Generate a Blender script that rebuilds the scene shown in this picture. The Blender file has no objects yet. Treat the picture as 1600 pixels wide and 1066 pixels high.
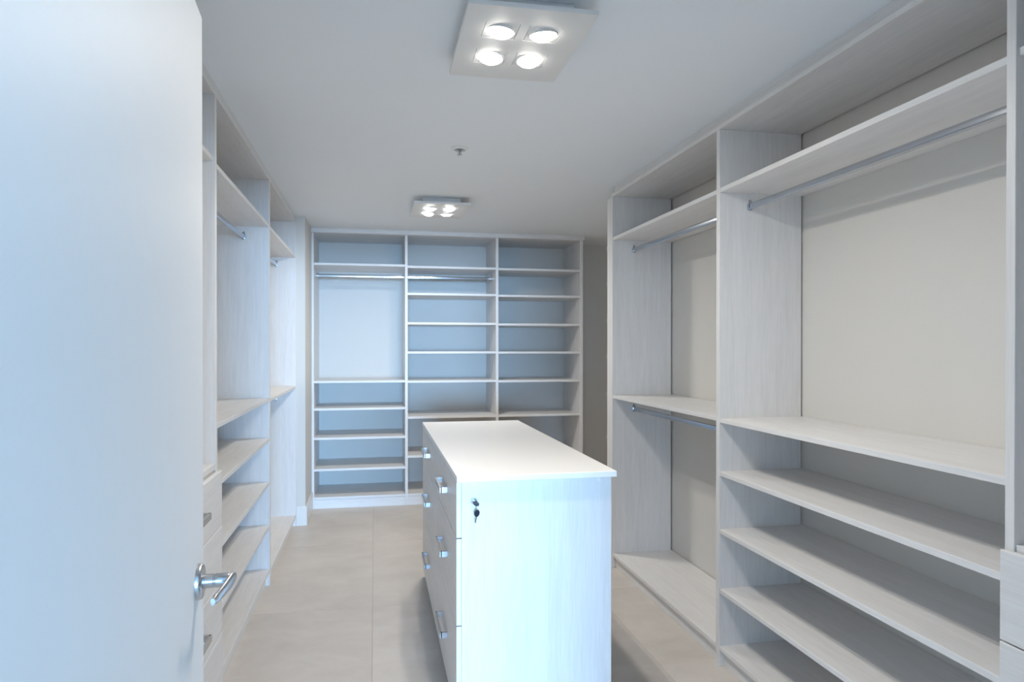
import bpy, bmesh, math, random
from mathutils import Matrix, Vector

random.seed(7)
scene = bpy.context.scene
COL = scene.collection

# ------------------------------------------------------------------ camera
FOC, YAW, PITCH, CYPX = 1088.08, 0.194582, -0.0057168, 548.03
cam_d = bpy.data.cameras.new('camera')
cam_d.sensor_width = 36.0
cam_d.lens = FOC / 1600.0 * 36.0
cam_d.shift_y = (CYPX - 533.0) / 1600.0
cam_d.clip_start = 0.02
cam = bpy.data.objects.new('camera', cam_d)
COL.objects.link(cam)
cam.location = (0.0, 0.0, 1.41)
cam.rotation_euler = (math.pi / 2 + PITCH, 0.0, -YAW)
scene.camera = cam

# ------------------------------------------------------------------ world, daylight, exposure
world = bpy.data.worlds.new('sky')
scene.world = world
world.use_nodes = True
wb = world.node_tree.nodes['Background']
wb.inputs['Color'].default_value = (0.42, 0.66, 1.0, 1)
wb.inputs['Strength'].default_value = 0.6

def area_light(name, loc, rot, sx, sy, energy, color):
    d = bpy.data.lights.new(name, 'AREA')
    d.shape = 'RECTANGLE'
    d.size, d.size_y = sx, sy
    d.energy = energy
    d.color = color
    o = bpy.data.objects.new(name, d)
    COL.objects.link(o)
    o.location = loc
    o.rotation_euler = rot
    return o

# daylight falling through the window of the adjoining room behind the camera
area_light('window_daylight', (0.40, -20.0, 1.25), (math.pi / 2, 0, 0), 8.0, 2.2, 9000, (0.32, 0.61, 1.0))

LAMP_POWER = 4.9
LAMP_COLOR = (1.0, 0.945, 0.87)
LAMP_SPREAD = math.radians(172)

vs = scene.view_settings
vs.view_transform = 'Standard'
vs.look = 'None'
vs.exposure = 0.05
vs.gamma = 1.0
vs.use_curve_mapping = False
scene.cycles.use_denoising = True
scene.cycles.use_adaptive_sampling = True
scene.cycles.adaptive_threshold = 0.02
scene.cycles.max_bounces = 10
scene.cycles.diffuse_bounces = 8
scene.cycles.sample_clamp_indirect = 6.0

# ------------------------------------------------------------------ materials
def new_mat(name):
    m = bpy.data.materials.new(name)
    m.use_nodes = True
    nt = m.node_tree
    b = nt.nodes['Principled BSDF']
    return m, nt, b

def plain(name, col, rough=0.5, metal=0.0, spec=0.5, noise=0.0, nscale=30.0, bump=0.0):
    m, nt, b = new_mat(name)
    b.inputs['Roughness'].default_value = rough
    b.inputs['Metallic'].default_value = metal
    b.inputs['Specular IOR Level'].default_value = spec
    tc = nt.nodes.new('ShaderNodeTexCoord')
    n = nt.nodes.new('ShaderNodeTexNoise')
    n.inputs['Scale'].default_value = nscale
    n.inputs['Detail'].default_value = 3
    nt.links.new(tc.outputs['Object'], n.inputs['Vector'])
    mix = nt.nodes.new('ShaderNodeMixRGB')
    mix.inputs['Color1'].default_value = tuple(c * (1 - noise) for c in col) + (1,)
    mix.inputs['Color2'].default_value = tuple(min(1, c * (1 + noise)) for c in col) + (1,)
    nt.links.new(n.outputs['Fac'], mix.inputs['Fac'])
    nt.links.new(mix.outputs['Color'], b.inputs['Base Color'])
    if bump:
        bp = nt.nodes.new('ShaderNodeBump')
        bp.inputs['Strength'].default_value = bump
        bp.inputs['Distance'].default_value = 0.002
        nt.links.new(n.outputs['Fac'], bp.inputs['Height'])
        nt.links.new(bp.outputs['Normal'], b.inputs['Normal'])
    return m

def laminate(name, axis, c1=(0.71, 0.70, 0.695), c2=(0.80, 0.79, 0.78)):
    """white-washed wood-grain board, grain running along the given axis"""
    m, nt, b = new_mat(name)
    b.inputs['Roughness'].default_value = 0.42
    b.inputs['Specular IOR Level'].default_value = 0.35
    tc = nt.nodes.new('ShaderNodeTexCoord')
    oi = nt.nodes.new('ShaderNodeObjectInfo')
    mul = nt.nodes.new('ShaderNodeMath'); mul.operation = 'MULTIPLY'
    mul.inputs[1].default_value = 23.0
    nt.links.new(oi.outputs['Random'], mul.inputs[0])
    add = nt.nodes.new('ShaderNodeVectorMath'); add.operation = 'ADD'
    nt.links.new(tc.outputs['Object'], add.inputs[0])
    nt.links.new(mul.outputs[0], add.inputs[1])
    def stretched(along, across):
        mp = nt.nodes.new('ShaderNodeMapping')
        s = [across] * 3
        s[axis] = along
        mp.inputs['Scale'].default_value = s
        nt.links.new(add.outputs[0], mp.inputs['Vector'])
        return mp
    n1 = nt.nodes.new('ShaderNodeTexNoise')
    n1.inputs['Scale'].default_value = 1.0
    n1.inputs['Detail'].default_value = 4
    n1.inputs['Distortion'].default_value = 0.6
    nt.links.new(stretched(1.6, 26.0).outputs[0], n1.inputs['Vector'])
    n2 = nt.nodes.new('ShaderNodeTexNoise')
    n2.inputs['Scale'].default_value = 1.0
    n2.inputs['Detail'].default_value = 2
    nt.links.new(stretched(9.0, 210.0).outputs[0], n2.inputs['Vector'])
    ad = nt.nodes.new('ShaderNodeMath'); ad.operation = 'MULTIPLY_ADD'
    ad.inputs[1].default_value = 0.55
    nt.links.new(n2.outputs['Fac'], ad.inputs[0])
    ml = nt.nodes.new('ShaderNodeMath'); ml.operation = 'MULTIPLY'
    ml.inputs[1].default_value = 0.55
    nt.links.new(n1.outputs['Fac'], ml.inputs[0])
    nt.links.new(ml.outputs[0], ad.inputs[2])
    cr = nt.nodes.new('ShaderNodeValToRGB')
    cr.color_ramp.elements[0].position = 0.32
    cr.color_ramp.elements[0].color = c1 + (1,)
    cr.color_ramp.elements[1].position = 0.66
    cr.color_ramp.elements[1].color = c2 + (1,)
    nt.links.new(ad.outputs[0], cr.inputs['Fac'])
    nt.links.new(cr.outputs['Color'], b.inputs['Base Color'])
    bp = nt.nodes.new('ShaderNodeBump')
    bp.inputs['Strength'].default_value = 0.12
    bp.inputs['Distance'].default_value = 0.001
    nt.links.new(n2.outputs['Fac'], bp.inputs['Height'])
    nt.links.new(bp.outputs['Normal'], b.inputs['Normal'])
    return m

LAM = [laminate('laminate_grain_x', 0), laminate('laminate_grain_y', 1), laminate('laminate_grain_z', 2)]
M_PAINT = plain('ceiling_paint', (0.86, 0.91, 0.955), 0.7, noise=0.01, nscale=3)
M_WALL = plain('warm_wall_paint', (0.70, 0.685, 0.65), 0.6, noise=0.012, nscale=4, bump=0.02)
M_TRIM = plain('trim_paint', (0.82, 0.81, 0.79), 0.35, noise=0.01)
M_DOOR = plain('door_paint', (0.78, 0.77, 0.75), 0.5, noise=0.008, nscale=60, bump=0.03)
M_TOP = plain('counter_white', (0.86, 0.85, 0.83), 0.30, noise=0.008, nscale=12)
M_CHROME = plain('polished_chrome', (0.50, 0.53, 0.58), 0.16, 1.0, noise=0.02, nscale=40)
M_NICKEL = plain('satin_nickel', (0.55, 0.55, 0.56), 0.27, 1.0, noise=0.03, nscale=80)
M_BLACK = plain('black_plastic', (0.02, 0.025, 0.035), 0.35, noise=0.05)
M_PLASTIC = plain('white_plastic', (0.85, 0.85, 0.84), 0.4, noise=0.01)
M_FIXT = plain('fixture_enamel', (0.78, 0.78, 0.77), 0.4, noise=0.01)
M_GAP_SHADE = plain('painted_gap_shade', (0.10, 0.10, 0.10), 0.7, noise=0.05)  # shade between the drawer fronts, put into a dark colour
M_GROUT = plain('grout', (0.50, 0.45, 0.41), 0.8, noise=0.06, nscale=90)

def tile_mat():
    m, nt, b = new_mat('porcelain_tile')
    b.inputs['Roughness'].default_value = 0.42
    b.inputs['Specular IOR Level'].default_value = 0.4
    tc = nt.nodes.new('ShaderNodeTexCoord')
    oi = nt.nodes.new('ShaderNodeObjectInfo')
    mul = nt.nodes.new('ShaderNodeMath'); mul.operation = 'MULTIPLY'
    mul.inputs[1].default_value = 31.0
    nt.links.new(oi.outputs['Random'], mul.inputs[0])
    add = nt.nodes.new('ShaderNodeVectorMath'); add.operation = 'ADD'
    nt.links.new(tc.outputs['Object'], add.inputs[0])
    nt.links.new(mul.outputs[0], add.inputs[1])
    mp = nt.nodes.new('ShaderNodeMapping')
    mp.inputs['Scale'].default_value = (1.0, 1.4, 1.0)
    nt.links.new(add.outputs[0], mp.inputs['Vector'])
    n1 = nt.nodes.new('ShaderNodeTexNoise')
    n1.inputs['Scale'].default_value = 2.6
    n1.inputs['Detail'].default_value = 9
    n1.inputs['Roughness'].default_value = 0.66
    n1.inputs['Distortion'].default_value = 0.35
    nt.links.new(mp.outputs[0], n1.inputs['Vector'])
    cr = nt.nodes.new('ShaderNodeValToRGB')
    e = cr.color_ramp.elements
    e[0].position = 0.30; e[0].color = (0.555, 0.51, 0.465, 1)
    e[1].position = 0.72; e[1].color = (0.68, 0.635, 0.59, 1)
    nt.links.new(n1.outputs['Fac'], cr.inputs['Fac'])
    nt.links.new(cr.outputs['Color'], b.inputs['Base Color'])
    mr = nt.nodes.new('ShaderNodeMapRange')
    mr.inputs['To Min'].default_value = 0.34
    mr.inputs['To Max'].default_value = 0.55
    nt.links.new(n1.outputs['Fac'], mr.inputs['Value'])
    nt.links.new(mr.outputs[0], b.inputs['Roughness'])
    return m
M_TILE = tile_mat()

def emissive(name, col, strength):
    m, nt, b = new_mat(name)
    b.inputs['Base Color'].default_value = (0.9, 0.9, 0.9, 1)
    b.inputs['Emission Color'].default_value = col + (1,)
    b.inputs['Emission Strength'].default_value = strength
    return m
M_BULB = emissive('lit_lamp_glass', (1.0, 0.95, 0.88), 14.0)

# ------------------------------------------------------------------ helpers
def link(name, me, mat, parent=None, loc=(0, 0, 0)):
    o = bpy.data.objects.new(name, me)
    COL.objects.link(o)
    if me is not None and mat is not None and not me.materials:
        me.materials.append(mat)
    if parent is not None:
        o.parent = parent
    o.location = loc
    return o

def wloc(o):
    v = Vector(o.location)
    p = o.parent
    while p is not None:
        v = v + Vector(p.location)
        p = p.parent
    return v

def thing(name, loc, label=None, cat=None, group=None, kind=None):
    o = bpy.data.objects.new(name, None)
    o.empty_display_size = 0.1
    COL.objects.link(o)
    o.location = loc
    tag(o, label, cat, group, kind)
    return o

def tag(o, label=None, cat=None, group=None, kind=None):
    if label: o['label'] = label
    if cat: o['category'] = cat
    if group: o['group'] = group
    if kind: o['kind'] = kind
    return o

def box_mesh(name, sx, sy, sz, bevel=0.0012):
    bm = bmesh.new()
    bmesh.ops.create_cube(bm, size=1.0)
    bmesh.ops.scale(bm, vec=(sx, sy, sz), verts=bm.verts)
    if bevel:
        bmesh.ops.bevel(bm, geom=bm.edges[:], offset=min(bevel, min(sx, sy, sz) * 0.3), segments=1, affect='EDGES')
    me = bpy.data.meshes.new(name)
    bm.to_mesh(me); bm.free()
    return me

def box(name, x0, x1, y0, y1, z0, z1, mat, parent=None, bevel=0.0012):
    """world-coordinate box; parents here are unrotated"""
    me = box_mesh(name, x1 - x0, y1 - y0, z1 - z0, bevel)
    c = Vector(((x0 + x1) / 2, (y0 + y1) / 2, (z0 + z1) / 2))
    if parent is not None:
        c = c - wloc(parent)
    return link(name, me, mat, parent, c)

def struct(name, x0, x1, y0, y1, z0, z1, mat, bevel=0.0):
    o = box(name, x0, x1, y0, y1, z0, z1, mat, None, bevel)
    o['kind'] = 'structure'
    return o

def bm_obj(name, bm, mat, parent=None, loc=(0, 0, 0), smooth=False):
    bmesh.ops.recalc_face_normals(bm, faces=bm.faces)
    me = bpy.data.meshes.new(name)
    bm.to_mesh(me); bm.free()
    if smooth:
        for p in me.polygons: p.use_smooth = True
        try: me.set_sharp_from_angle(angle=math.radians(40))
        except Exception: pass
    if parent is not None:
        loc = Vector(loc) - wloc(parent)
    return link(name, me, mat, parent, loc)

def lathe(bm, prof, axis='z', seg=28, mat=None):
    """revolve (radius, height) profile"""
    rings = []
    for r, h in prof:
        ring = []
        for i in range(seg):
            a = 2 * math.pi * i / seg
            p = {'z': (r * math.cos(a), r * math.sin(a), h),
                 'x': (h, r * math.cos(a), r * math.sin(a)),
                 'y': (r * math.cos(a), h, r * math.sin(a))}[axis]
            ring.append(bm.verts.new(p))
        rings.append(ring)
    for a, b in zip(rings, rings[1:]):
        for i in range(seg):
            j = (i + 1) % seg
            bm.faces.new((a[i], a[j], b[j], b[i]))
    bm.faces.new(rings[0]); bm.faces.new(rings[-1])
    return bm

# ------------------------------------------------------------------ the room
ZC = 2.438
WR = 1.896            # right partition face
WL = -1.022           # left wall face
YBK = 6.82            # back wall face
struct('ceiling', -5.1, 7.1, -20.3, 6.95, ZC, ZC + 0.1, M_PAINT)
floor = struct('floor', -5.1, 7.1, -20.3, 6.95, -0.1, -0.0015, M_GROUT)
P = 1.25
jx = [-0.013 + P * k for k in range(-2, 4)]
jy = [3.845 + P * k for k in range(-5, 4)]
cache = {}
for i in range(-1, len(jx)):
    xa = jx[i] if i >= 0 else jx[0] - P
    for j in range(len(jy) - 1):
        x0, x1 = max(xa, -2.5), min(xa + P, 3.7)
        y0, y1 = max(jy[j], -2.4), min(jy[j] + P, 6.95)
        if x1 - x0 < 0.02 or y1 - y0 < 0.02: continue
        g = 0.0012
        key = (round(x1 - x0, 3), round(y1 - y0, 3))
        if key not in cache:
            cache[key] = box_mesh('tile', x1 - x0 - 2 * g, y1 - y0 - 2 * g, 0.01, 0.0008)
        c = Vector(((x0 + x1) / 2, (y0 + y1) / 2, -0.005)) - wloc(floor)
        link('tile', cache[key], M_TILE, floor, c)

struct('floor_bedroom', -5.0, 7.0, -20.1, -2.405, -0.0014, 0.0, M_TILE)
struct('wall_left', WL - 0.1, WL, 0.49, 5.70, 0, ZC, M_WALL)
struct('wall_left_return', WL - 0.1, -0.538, 5.70, 6.95, 0, ZC, M_WALL)
struct('wall_back', -0.538, 3.1, YBK, 6.95, 0, ZC, M_WALL)
struct('wall_right', WR, WR + 0.1, 0.49, 4.30, 0, ZC, M_WALL)
struct('wall_alcove_front', WR + 0.1, 3.1, 4.20, 4.30, 0, ZC, M_WALL)
struct('wall_alcove_right', 3.0, 3.1, 4.30, YBK, 0, ZC, M_WALL)
# front wall with the doorway the photograph is taken through
DX0, DX1, DH = -0.30, 0.665, 2.055
struct('wall_front_left', -5.0, DX0, 0.37, 0.49, 0, ZC, M_WALL)
struct('wall_front_right', DX1, 7.0, 0.37, 0.49, 0, ZC, M_WALL)
struct('wall_front_header', DX0, DX1, 0.37, 0.49, DH, ZC, M_WALL)
# adjoining room behind the camera
struct('wall_bedroom_left', -5.1, -5.0, -20.3, 0.37, 0, ZC, M_WALL)
struct('wall_bedroom_right', 7.0, 7.1, -20.3, 0.37, 0, ZC, M_WALL)
struct('wall_bedroom_back_left', -5.0, -3.65, -20.2, -20.1, 0, ZC, M_WALL)
struct('wall_bedroom_back_right', 4.45, 7.0, -20.2, -20.1, 0, ZC, M_WALL)
struct('wall_bedroom_back_sill', -3.65, 4.45, -20.2, -20.1, 0, 0.12, M_WALL)
struct('wall_bedroom_back_head', -3.65, 4.45, -20.2, -20.1, 2.38, ZC, M_WALL)
# door frame
t1 = thing('trim_1', (DX0, 0.43, 0), kind='structure')
box('jamb', DX0 - 0.001, DX0 + 0.02, 0.36, 0.497, 0, DH, M_TRIM, t1)
box('jamb', DX1 - 0.02, DX1 + 0.001, 0.36, 0.497, 0, DH, M_TRIM, t1)
box('head_jamb', DX0 + 0.02, DX1 - 0.02, 0.36, 0.497, DH - 0.02, DH, M_TRIM, t1)
box('casing', DX1 - 0.01, DX1 + 0.06, 0.49, 0.504, 0, DH + 0.06, M_TRIM, t1)
box('casing', DX0 - 0.07, DX0 + 0.01, 0.49, 0.497, 0, DH + 0.06, M_TRIM, t1)
box('casing', DX0 + 0.01, DX1 - 0.01, 0.49, 0.504, DH - 0.01, DH + 0.06, M_TRIM, t1)

# baseboards
struct('baseboard_left', -0.607, -0.526, 5.688, 5.70, 0, 0.152, M_TRIM, 0.002)
struct('baseboard_left_return', -0.538, -0.526, 5.70, 6.247, 0, 0.152, M_TRIM, 0.002)
struct('baseboard_back', 1.93, 3.0, YBK - 0.012, YBK, 0, 0.152, M_TRIM, 0.002)

# ------------------------------------------------------------------ the open door at left
door = thing('door_1', (-0.261, 0.498, 0), kind='structure')
door.rotation_euler = (0, 0, math.radians(3.7))
DW, DT = 0.914, 0.042
def dbox(name, x0, x1, y0, y1, z0, z1, mat, parent=door, bevel=0.0015):
    me = box_mesh(name, x1 - x0, y1 - y0, z1 - z0, bevel)
    return link(name, me, mat, parent, ((x0 + x1) / 2, (y0 + y1) / 2, (z0 + z1) / 2))
leaf = dbox('door_leaf', -DT, 0, 0, DW, 0.008, 2.032, M_DOOR)
link('latch_plate', box_mesh('latch_plate', 0.024, 0.002, 0.057, 0.0005), M_NICKEL, door, (-DT / 2, DW + 0.0005, 0.983))
HY, HZ = DW - 0.062, 0.983
bm = lathe(bmesh.new(), [(0.0325, 0.0), (0.0325, 0.005), (0.0305, 0.0085), (0.029, 0.0095), (0.016, 0.0105), (0.015, 0.0105)], 'x', 40)
ros = bm_obj('rosette', bm, M_NICKEL, None, smooth=True)
ros.parent = door; ros.location = (0.0, HY, HZ)
bm = lathe(bmesh.new(), [(0.0125, 0.0095), (0.0125, 0.027), (0.0115, 0.028), (0.0115, 0.0295), (0.0125, 0.0305), (0.0125, 0.052), (0.011, 0.055)], 'x', 32)
nk = bm_obj('neck', bm, M_NICKEL, None, smooth=True)
nk.parent = ros
# lever: tapered blade swept from the neck back towards the hinge side, tip curling to the door
bm = bmesh.new()
rings = []
NS = 18
for k in range(NS + 1):
    t = k / NS
    y = 0.013 - 0.128 * t
    x = 0.0585 - 0.006 * t - 0.010 * t * t
    k0 = 0.75 + 0.25 * min(1, t * 8)
    k1 = 1.0 if t < 0.94 else 0.75
    hz = (0.0135 - 0.0055 * t) * k0 * k1
    hx = (0.0068 - 0.0022 * t) * k1
    ring = []
    for i in range(16):
        a = 2 * math.pi * i / 16
        ring.append(bm.verts.new((x + hx * math.cos(a), y, hz * math.sin(a))))
    rings.append(ring)
for a, b in zip(rings, rings[1:]):
    for i in range(16):
        j = (i + 1) % 16
        bm.faces.new((a[i], a[j], b[j], b[i]))
bm.faces.new(rings[0]); bm.faces.new(rings[-1])
lv = bm_obj('lever', bm, M_NICKEL, None, smooth=True)
lv.parent = ros
for hz in (0.22, 1.02, 1.82):
    bm = lathe(bmesh.new(), [(0.007, -0.045), (0.007, 0.045)], 'z', 12)
    h = bm_obj('hinge', bm, M_NICKEL, None, smooth=True)
    h.parent = door; h.location = (0.004, -0.007, hz)

# ------------------------------------------------------------------ shelving parts
TH = 0.02
def shelf(par, x0, x1, y0, y1, ztop, grain):
    return box('shelf', x0, x1, y0, y1, ztop - TH, ztop, LAM[grain], par)

def rod_y(par, x, y0, y1, z):
    """flat oval hanging rail along Y held by a bracket at each end"""
    r = bar('hanging_rod', par, (x, (y0 + y1) / 2, z), y1 - y0 - 0.004, 1)
    for yy, s in ((y0, 1), (y1, -1)):
        bracket(r, (x, yy, z), s, 1)
    return r

def rod_x(par, y, x0, x1, z):
    r = bar('hanging_rod', par, ((x0 + x1) / 2, y, z), x1 - x0 - 0.004, 0)
    for xx, s in ((x0, 1), (x1, -1)):
        bracket(r, (xx, y, z), s, 0)
    return r

def oval(w, h, n=20):
    """stadium section, width w, height h"""
    pts = []
    r = w / 2
    for i in range(n // 2 + 1):
        a = math.pi * i / (n // 2)
        pts.append((r * math.cos(a), h / 2 - r + r * math.sin(a)))
    for i in range(n // 2 + 1):
        a = math.pi + math.pi * i / (n // 2)
        pts.append((r * math.cos(a), -h / 2 + r + r * math.sin(a)))
    return pts

def prism(bm, pts, length, axis):
    rings = []
    for e in (-length / 2, length / 2):
        rings.append([bm.verts.new((u, e, v) if axis == 1 else (e, u, v)) for u, v in pts])
    n = len(pts)
    for i in range(n):
        j = (i + 1) % n
        bm.faces.new((rings[0][i], rings[0][j], rings[1][j], rings[1][i]))
    bm.faces.new(rings[0]); bm.faces.new(rings[1])

def bar(name, par, c, length, axis):
    bm = bmesh.new()
    prism(bm, oval(0.014, 0.029), length, axis)
    return bm_obj(name, bm, M_CHROME, par, c, smooth=True)

def bracket(par, p, s, axis):
    """cup-shaped end socket with an upper screw ear"""
    bm = bmesh.new()
    prism(bm, oval(0.021, 0.036), 0.012, axis)
    prism(bm, [(u, v + 0.019) for u, v in oval(0.013, 0.022)], 0.0035, axis)
    q = Vector(p)
    q[axis] += s * 0.006
    return bm_obj('bracket', bm, M_CHROME, par, q, smooth=True)

def handle(par, p, length, out=-1):
    """square D handle, along Y, standing off in X"""
    bm = bmesh.new()
    w = 0.011
    def b(x0, x1, y0, y1, z0, z1):
        r = bmesh.ops.create_cube(bm, size=1)
        for v in r['verts']:
            v.co = Vector(((x0 + x1) / 2 + v.co.x * (x1 - x0), (y0 + y1) / 2 + v.co.y * (y1 - y0), (z0 + z1) / 2 + v.co.z * (z1 - z0)))
    so = 0.030 * out
    L = length / 2
    b(min(so, so - out * 0.008), max(so, so - out * 0.008), -L, L, -w, w)
    for s in (-1, 1):
        y0, y1 = sorted((s * L, s * (L - 0.012)))
        x0, x1 = sorted((0, so - out * 0.004))
        b(x0, x1, y0, y1, -w, w)
    return bm_obj('handle', bm, M_NICKEL, par, p)

# ------------------------------------------------------------------ right wall system
XR, XB = 1.487, 1.886
rt = thing('wall_shelving', (XR, 2.4, 0), 'long pale wood-grain open shelving along the right wall with three chrome hanging rods', 'shelving', 'built-in closet shelving')
for y0, y1 in ((0.54, 0.568), (1.387, 1.413), (2.829, 2.858), (4.233, 4.268)):
    box('upright_panel', XR, XB, y0, y1, 0, 2.366, LAM[2], rt)
box('top_board', XR, XB, 0.54, 4.268, 2.366, 2.386, LAM[1], rt)
box('ceiling_filler', XR + 0.024, XR + 0.042, 0.54, 4.262, 2.386, ZC, LAM[1], rt)
for z in (2.108, 1.095, 0.861, 0.606, 0.343, 0.09):
    shelf(rt, XR + 0.003, WR - 0.001, 1.413, 2.829, z, 1)
for z in (2.107, 1.100, 0.09):
    shelf(rt, XR + 0.003, XB + 0.004, 2.858, 4.233, z, 1)
shelf(rt, XR + 0.007, XB, 0.568, 1.387, 2.117, 1)
for y0, y1 in ((1.413, 2.829), (2.858, 4.233)):
    box('toe_kick', XR + 0.022, XR + 0.038, y0, y1, 0, 0.07, LAM[1], rt)
rod_y(rt, 1.630, 1.413, 2.829, 2.030)
rod_y(rt, 1.630, 2.858, 4.233, 2.030)
rod_y(rt, 1.630, 2.858, 4.233, 1.011)

# quarter-round end shelves fixed to the far end of the right wall system
es = thing('end_shelf_unit', (XR, 4.30, 0), 'narrow pale end post with small rounded shelves at far end of right-hand shelving', 'shelving')
box('side_panel', XR + 0.004, XB, 4.269, 4.345, 0, 2.366, LAM[2], es)
for z in (2.060, 1.830, 1.590, 1.354, 1.110, 0.825, 0.52, 0.20):
    bm = bmesh.new()
    R = 0.30
    pts = [(XR - 0.002, 4.345), (XB, 4.345), (XB, 4.345 + R), (XR + 0.20, 4.345 + 0.22), (XR + 0.075, 4.345 + 0.10), (XR + 0.02, 4.345 + 0.03), (XR + 0.002, 4.350)]
    lo = [bm.verts.new((x, y, z - TH)) for x, y in pts]
    hi = [bm.verts.new((x, y, z)) for x, y in pts]
    for i in range(len(pts)):
        j = (i + 1) % len(pts)
        bm.faces.new((lo[i], lo[j], hi[j], hi[i]))
    bm.faces.new(lo); bm.faces.new(hi)
    bm_obj('shelf', bm, LAM[1], es)

# ------------------------------------------------------------------ left wall system
XL, XLB = -0.608, -1.016
lt = thing('wall_shelving', (XL, 3.9, 0), 'pale wood-grain open shelving on the left wall behind the open door', 'shelving', 'built-in closet shelving')
for y0, y1 in ((2.03, 2.058), (2.882, 2.910), (4.297, 4.332), (5.686, 5.699)):
    box('upright_panel', XLB, XL, y0, y1, 0, 2.39, LAM[2], lt)
box('top_board', XLB, XL, 2.03, 5.699, 2.39, 2.41, LAM[1], lt)
box('ceiling_filler', XL - 0.022, XL - 0.003, 2.03, 5.699, 2.41, ZC, LAM[1], lt)
for z in (2.132, 1.107, 0.872, 0.614, 0.360, 0.100):
    shelf(lt, WL + 0.001, XL - 0.002, 2.910, 4.297, z, 1)
for z in (2.127, 1.102, 0.085):
    shelf(lt, WL + 0.001, XL - 0.002, 4.332, 5.686, z, 1)
shelf(lt, WL + 0.001, XL - 0.008, 2.058, 2.882, 2.150, 1)
for y0, y1, z in ((2.910, 4.297, 0.08), (4.332, 5.686, 0.065)):
    box('toe_kick', XL - 0.040, XL - 0.024, y0, y1, 0, z, LAM[1], lt)
rod_y(lt, -0.750, 2.910, 4.297, 2.052)
rod_y(lt, -0.750, 4.332, 5.686, 2.052)
rod_y(lt, -0.758, 4.332, 5.686, 1.005)

# ------------------------------------------------------------------ drawer chests in the near bays
def chest(name, y0, y1, xf, xb, out, ztop, cuts, label):
    """xf: front plane of the carcass, out: +1/-1 the way the drawers face"""
    c = thing(name, (xf, (y0 + y1) / 2, 0), label, 'drawers', 'built-in drawer chests')
    xa, xc = sorted((xf - out * 0.004, xb))
    box('countertop', xa, xc, y0 + 0.001, y1 - 0.001, ztop - 0.012, ztop + 0.012, LAM[1], c)
    xa, xc = sorted((xf - out * 0.008, xb))
    box('carcass', xa, xc, y0 + 0.002, y1 - 0.002, 0.07, ztop - 0.013, LAM[2], c)
    xa, xc = sorted((xf - out * 0.03, xb))
    box('toe_kick', xa, xc, y0 + 0.002, y1 - 0.002, 0, 0.069, LAM[1], c)
    for k in range(len(cuts) - 1):
        zt, zb = cuts[k], cuts[k + 1] + 0.004
        f = xf + out * (0.018 if k == 0 else 0.0185)
        xa, xc = sorted((xf + out * 0.0015, f))
        d = box('drawer_front', xa, xc, y0 - 0.022, y1 + 0.022, zb, zt, LAM[1], c, 0.0018)
        handle(d, (f, (y0 + y1) / 2, (zt + zb) / 2), 0.235, out)
    return c
chest('drawer_chest', 2.058, 2.882, XL, WL + 0.003, 1, 0.942, (0.925, 0.708, 0.495, 0.285, 0.065),
      'pale drawer chest partly hidden behind the open white door')
chest('drawer_chest', 0.568, 1.387, XR, XB, -1, 0.928, (0.925, 0.705, 0.490, 0.277, 0.065),
      'pale drawer chest cut off by the right edge of the photo')

# ------------------------------------------------------------------ back wall system
YF = 6.247
bk = thing('wall_shelving', (0.7, YF, 0), 'three-column open shelving across the far back wall with many shelves', 'shelving', 'built-in closet shelving')
PX = ((-0.537, -0.517), (0.264, 0.288), (1.082, 1.106), (1.875, 1.906))
for x0, x1 in PX:
    box('upright_panel', x0, x1, YF, YBK - 0.003, 0, 2.398, LAM[2], bk)
box('top_board', -0.537, 1.906, YF + 0.001, YBK - 0.003, 2.398, 2.416, LAM[0], bk)
box('crown_board', -0.5375, 1.913, YF - 0.020, YF - 0.0005, 2.400, ZC - 0.0005, LAM[0], bk)
cols = [(2.139, 1.112, 0.873, 0.618, 0.346, 0.100),
        (2.130, 1.889, 1.627, 1.367, 1.107, 0.788, 0.440, 0.100),
        (2.127, 1.884, 1.622, 1.365, 1.103, 0.788, 0.440, 0.100)]
for c, zs in enumerate(cols):
    x0, x1 = PX[c][1], PX[c + 1][0]
    for z in zs:
        shelf(bk, x0, x1, YF + 0.002, YBK - 0.002, z, 0)
    box('toe_kick', x0, x1, YF + 0.006, YF + 0.022, 0, 0.079, LAM[0], bk)
rod_x(bk, 6.47, PX[0][1], PX[1][0], 2.050)
rod_x(bk, 6.47, PX[1][1], PX[2][0], 2.048)

# ------------------------------------------------------------------ island
IX0, IX1, IY0, IY1, IZ = 0.287, 0.888, 2.476, 4.310, 0.945
isl = thing('island', (0.588, 3.39, 0), 'white island chest of six drawers with flat white top in the room centre', 'island')
box('countertop', IX0, IX1, IY0, IY1, IZ - 0.022, IZ, M_TOP, isl, 0.0015)
ZB = 0.060
box('end_panel', IX0 + 0.020, IX1 - 0.014, IY0 + 0.022, IY0 + 0.042, ZB - 0.055, IZ - 0.0225, LAM[2], isl)
box('end_panel', IX0 + 0.020, IX1 - 0.014, IY1 - 0.042, IY1 - 0.022, ZB - 0.055, IZ - 0.0225, LAM[2], isl)
box('back_panel', IX1 - 0.034, IX1 - 0.015, IY0 + 0.042, IY1 - 0.042, ZB, IZ - 0.0225, LAM[2], isl)
box('bottom_board', IX0 + 0.022, IX1 - 0.036, IY0 + 0.043, IY1 - 0.043, ZB, ZB + 0.018, LAM[1], isl)
box('gap_shade_board', IX0 + 0.024, IX0 + 0.034, IY0 + 0.043, IY1 - 0.043, ZB + 0.019, IZ - 0.0225, M_GAP_SHADE, isl)  # dark board behind the drawers, painted as the shade in their gaps
box('toe_kick', IX0 + 0.075, IX0 + 0.090, IY0 + 0.043, IY1 - 0.043, 0, ZB - 0.001, LAM[1], isl)
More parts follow.
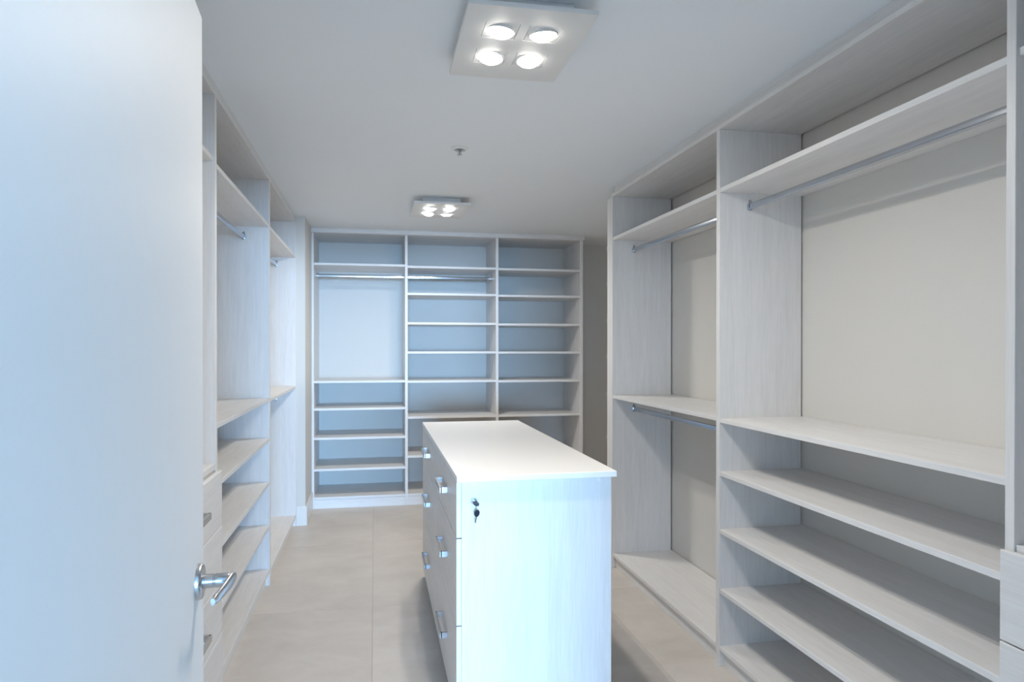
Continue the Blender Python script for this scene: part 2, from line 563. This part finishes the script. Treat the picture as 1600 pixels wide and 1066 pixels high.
box('toe_kick', IX1 - 0.060, IX1 - 0.045, IY0 + 0.043, IY1 - 0.043, 0, ZB - 0.001, LAM[1], isl)
ymid = 3.385
cz = ((0.920, 0.719), (0.715, 0.402), (0.398, 0.058))
for y0, y1 in ((IY0 + 0.022, ymid - 0.002), (ymid + 0.002, IY1 - 0.022)):
    for zt, zb in cz:
        d = box('drawer_front', IX0 + 0.001, IX0 + 0.019, y0, y1, zb, zt, LAM[1], isl, 0.0015)
        handle(d, (IX0 + 0.001, (y0 + y1) / 2, (zt + zb) / 2 + 0.008), 0.235, -1)
# cover caps and the lock on the near end panel
YE = IY0 + 0.022
for x in (0.346, 0.823):
    bm = lathe(bmesh.new(), [(0.0065, 0), (0.0065, -0.0012), (0.005, -0.0018)], 'y', 16)
    bm_obj('cover_cap', bm, M_PLASTIC, isl, (x, YE, 0.912), smooth=True)
LX, LZ = 0.352, 0.851
bm = lathe(bmesh.new(), [(0.0125, 0), (0.0125, -0.003), (0.011, -0.005), (0.0085, -0.005), (0.0085, -0.008), (0.007, -0.009)], 'y', 28)
bm_obj('lock_cylinder', bm, M_CHROME, isl, (LX, YE, LZ), smooth=True)

kr = thing('key_ring', (LX, YE - 0.009, LZ), 'two small dark-headed keys on a ring hanging from the island lock', 'keys')
def key_mesh(tilt):
    bm = bmesh.new()
    prof = [(-0.0035, 0.0), (-0.0095, 0.006), (-0.0105, 0.016), (-0.0055, 0.024), (0.0055, 0.024), (0.0105, 0.016), (0.0095, 0.006), (0.0035, 0.0)]
    lo = [bm.verts.new((x, -0.002, z)) for x, z in prof]
    hi = [bm.verts.new((x, 0.002, z)) for x, z in prof]
    for i in range(len(prof)):
        j = (i + 1) % len(prof)
        bm.faces.new((lo[i], lo[j], hi[j], hi[i]))
    bm.faces.new(lo); bm.faces.new(hi)
    return bm
def blade():
    bm = bmesh.new()
    pts = [(-0.0028, 0.001), (0.0028, 0.001), (0.0028, -0.020), (0.0008, -0.024), (-0.0015, -0.022), (-0.0020, -0.017), (-0.0028, -0.013)]
    lo = [bm.verts.new((x, -0.0009, z)) for x, z in pts]
    hi = [bm.verts.new((x, 0.0009, z)) for x, z in pts]
    for i in range(len(pts)):
        j = (i + 1) % len(pts)
        bm.faces.new((lo[i], lo[j], hi[j], hi[i]))
    bm.faces.new(lo); bm.faces.new(hi)
    return bm
k1 = bm_obj('key_head', key_mesh(0), M_BLACK)
k1.parent = kr; k1.location = (0.0, -0.004, 0.0)
k1.rotation_euler = (math.radians(115), math.radians(0), math.radians(24))
k1.location = (0.0, -0.004, 0.0)
b1 = bm_obj('key_blade', blade(), M_NICKEL); b1.parent = k1
k2 = bm_obj('key_head', key_mesh(0), M_BLACK)
k2.parent = kr; k2.location = (0.005, -0.014, -0.052)
k2.rotation_euler = (math.radians(4), math.radians(10), math.radians(20))
b2 = bm_obj('key_blade', blade(), M_NICKEL); b2.parent = k2
bm = bmesh.new()
RN, RR, rr = 24, 0.011, 0.0009
rings = []
for i in range(RN):
    a = 2 * math.pi * i / RN
    rings.append([bm.verts.new(((RR + rr * math.cos(b)) * math.cos(a), rr * math.sin(b), (RR + rr * math.cos(b)) * math.sin(a))) for b in [2 * math.pi * q / 6 for q in range(6)]])
for i in range(RN):
    A, B = rings[i], rings[(i + 1) % RN]
    for q in range(6):
        r = (q + 1) % 6
        bm.faces.new((A[q], A[r], B[r], B[q]))
rg = bm_obj('ring', bm, M_CHROME, smooth=True)
rg.parent = kr; rg.location = (0.004, -0.016, -0.021); rg.rotation_euler = (0, 0, math.radians(70))

# ------------------------------------------------------------------ ceiling lights
SPX, SPY = (0.068, 0.098)
def gimbal_plate(bm, half, rad, thick, seg=32):
    """square plate with a round hole"""
    def sq(a):
        c, s = math.cos(a), math.sin(a)
        k = half / max(abs(c), abs(s))
        return c * k, s * k
    out_b, in_b, out_t, in_t = [], [], [], []
    for i in range(seg):
        a = 2 * math.pi * i / seg + math.pi / 4
        x, y = sq(a)
        out_b.append(bm.verts.new((x, y, 0))); out_t.append(bm.verts.new((x, y, thick)))
        x, y = rad * math.cos(a), rad * math.sin(a)
        in_b.append(bm.verts.new((x, y, 0))); in_t.append(bm.verts.new((x, y, thick)))
    for i in range(seg):
        j = (i + 1) % seg
        bm.faces.new((out_b[i], in_b[i], in_b[j], out_b[j]))
        bm.faces.new((out_t[i], out_t[j], in_t[j], in_t[i]))
        bm.faces.new((out_b[i], out_b[j], out_t[j], out_t[i]))
        bm.faces.new((in_b[i], in_t[i], in_t[j], in_b[j]))

def ceiling_light(cx, y0, label, tilts, power=1.0):
    w, l = 0.386, 0.530
    cy = y0 + l / 2
    zp0, zp1 = 2.383, 2.397
    f = thing('ceiling_light', (cx, cy, zp0), label, 'ceiling light', 'four-lamp ceiling lights')
    box('mounting_box', cx - 0.133, cx + 0.133, y0 + 0.058, y0 + l - 0.058, zp1 + 0.0002, ZC - 0.0005, M_FIXT, f)
    # plate with four square openings
    hs = 0.0535
    sx, sy = cx - 0.006, y0 + 0.254
    xs = [cx - w / 2, sx - SPX - hs, sx - SPX + hs, sx + SPX - hs, sx + SPX + hs, cx + w / 2]
    ys = [y0, sy - SPY - hs, sy - SPY + hs, sy + SPY - hs, sy + SPY + hs, y0 + l]
    bm = bmesh.new()
    vb = [[bm.verts.new((x, y, zp0)) for y in ys] for x in xs]
    vt = [[bm.verts.new((x, y, zp1)) for y in ys] for x in xs]
    holes = {(1, 1), (1, 3), (3, 1), (3, 3)}
    for i in range(5):
        for j in range(5):
            if (i, j) in holes: continue
            bm.faces.new((vb[i][j], vb[i][j + 1], vb[i + 1][j + 1], vb[i + 1][j]))
            bm.faces.new((vt[i][j], vt[i + 1][j], vt[i + 1][j + 1], vt[i][j + 1]))
            for di, dj, a, b in ((-1, 0, (i, j), (i, j + 1)), (1, 0, (i + 1, j), (i + 1, j + 1)), (0, -1, (i, j), (i + 1, j)), (0, 1, (i, j + 1), (i + 1, j + 1))):
                n = (i + di, j + dj)
                if not (0 <= n[0] < 5 and 0 <= n[1] < 5) or n in holes:
                    bm.faces.new((vb[a[0]][a[1]], vb[b[0]][b[1]], vt[b[0]][b[1]], vt[a[0]][a[1]]))
    bm_obj('plate', bm, M_FIXT, f)
    k = 0
    for px in (-SPX, SPX):
        for py in (-SPY, SPY):
            tx, ty = tilts[k]; k += 1
            bm = bmesh.new()
            gimbal_plate(bm, 0.0515, 0.0462, 0.004)
            g = bm_obj('gimbal_frame', bm, M_FIXT, f, (sx + px, sy + py, zp0 + 0.001))
            bm = lathe(bmesh.new(), [(0.0455, 0.006), (0.0455, -0.003), (0.0435, -0.0045), (0.0415, -0.003), (0.0415, 0.006)], 'z', 36)
            z = bm_obj('lamp_bezel', bm, M_FIXT, smooth=True)
            z.parent = g
            z.location = (0, 0, 0.0)
            z.rotation_euler = (math.radians(tx), math.radians(ty), 0)
            bm = lathe(bmesh.new(), [(0.0405, 0.004), (0.0405, -0.004), (0.036, -0.011), (0.026, -0.017), (0.012, -0.020)], 'z', 32)
            b = bm_obj('lamp_glass', bm, M_BULB, smooth=True)
            b.parent = g
            b.rotation_euler = z.rotation_euler
            ld = bpy.data.lights.new('lamp', 'AREA')
            ld.shape = 'DISK'; ld.size = 0.07
            ld.energy = LAMP_POWER * power
            ld.color = LAMP_COLOR
            ld.spread = LAMP_SPREAD
            lo = bpy.data.objects.new('lamp_light', ld)
            COL.objects.link(lo)
            lo.parent = g
            lo.location = (0, 0, -0.024)
            lo.rotation_euler = (math.radians(tx), math.radians(ty), 0)
    return f
ceiling_light(0.455, 1.962, 'flat white ceiling light with four lit lamps, nearest the camera', [(4, 6), (-3, 8), (6, -5), (-6, -4)])
ceiling_light(0.455, 4.750, 'flat white ceiling light with four lit lamps, near the back shelving', [(4, 5), (-3, 8), (-4, -5), (10, -3)], 1.15)

# ------------------------------------------------------------------ sprinkler
sp = thing('fire_sprinkler', (0.432, 3.59, ZC), 'small white round fire sprinkler in the ceiling between the lights', 'sprinkler')
bm = lathe(bmesh.new(), [(0.044, 0.0), (0.044, -0.003), (0.040, -0.010), (0.034, -0.013), (0.030, -0.012), (0.028, -0.002)], 'z', 36)
bm_obj('escutcheon', bm, M_PLASTIC, sp, (0.432, 3.59, ZC), smooth=True)
bm = lathe(bmesh.new(), [(0.0285, -0.0025), (0.0285, -0.0035), (0.010, -0.004), (0.010, -0.014), (0.006, -0.016)], 'z', 24)
bm_obj('body', bm, M_NICKEL, sp, (0.432, 3.59, ZC), smooth=True)
bm = bmesh.new()
for s in (-1, 1):
    r = bmesh.ops.create_cube(bm, size=1)
    for v in r['verts']:
        v.co = Vector((s * 0.009 + v.co.x * 0.003, v.co.y * 0.004, -0.026 + v.co.z * 0.022))
bm_obj('frame_arm', bm, M_CHROME, sp, (0.432, 3.59, ZC))
bm = lathe(bmesh.new(), [(0.0025, -0.015), (0.0025, -0.036)], 'z', 12)
bm_obj('heat_bulb', bm, M_BLACK, sp, (0.432, 3.59, ZC), smooth=True)
bm = lathe(bmesh.new(), [(0.013, -0.036), (0.013, -0.038)], 'z', 20)
bm_obj('deflector', bm, M_NICKEL, sp, (0.432, 3.59, ZC), smooth=True)
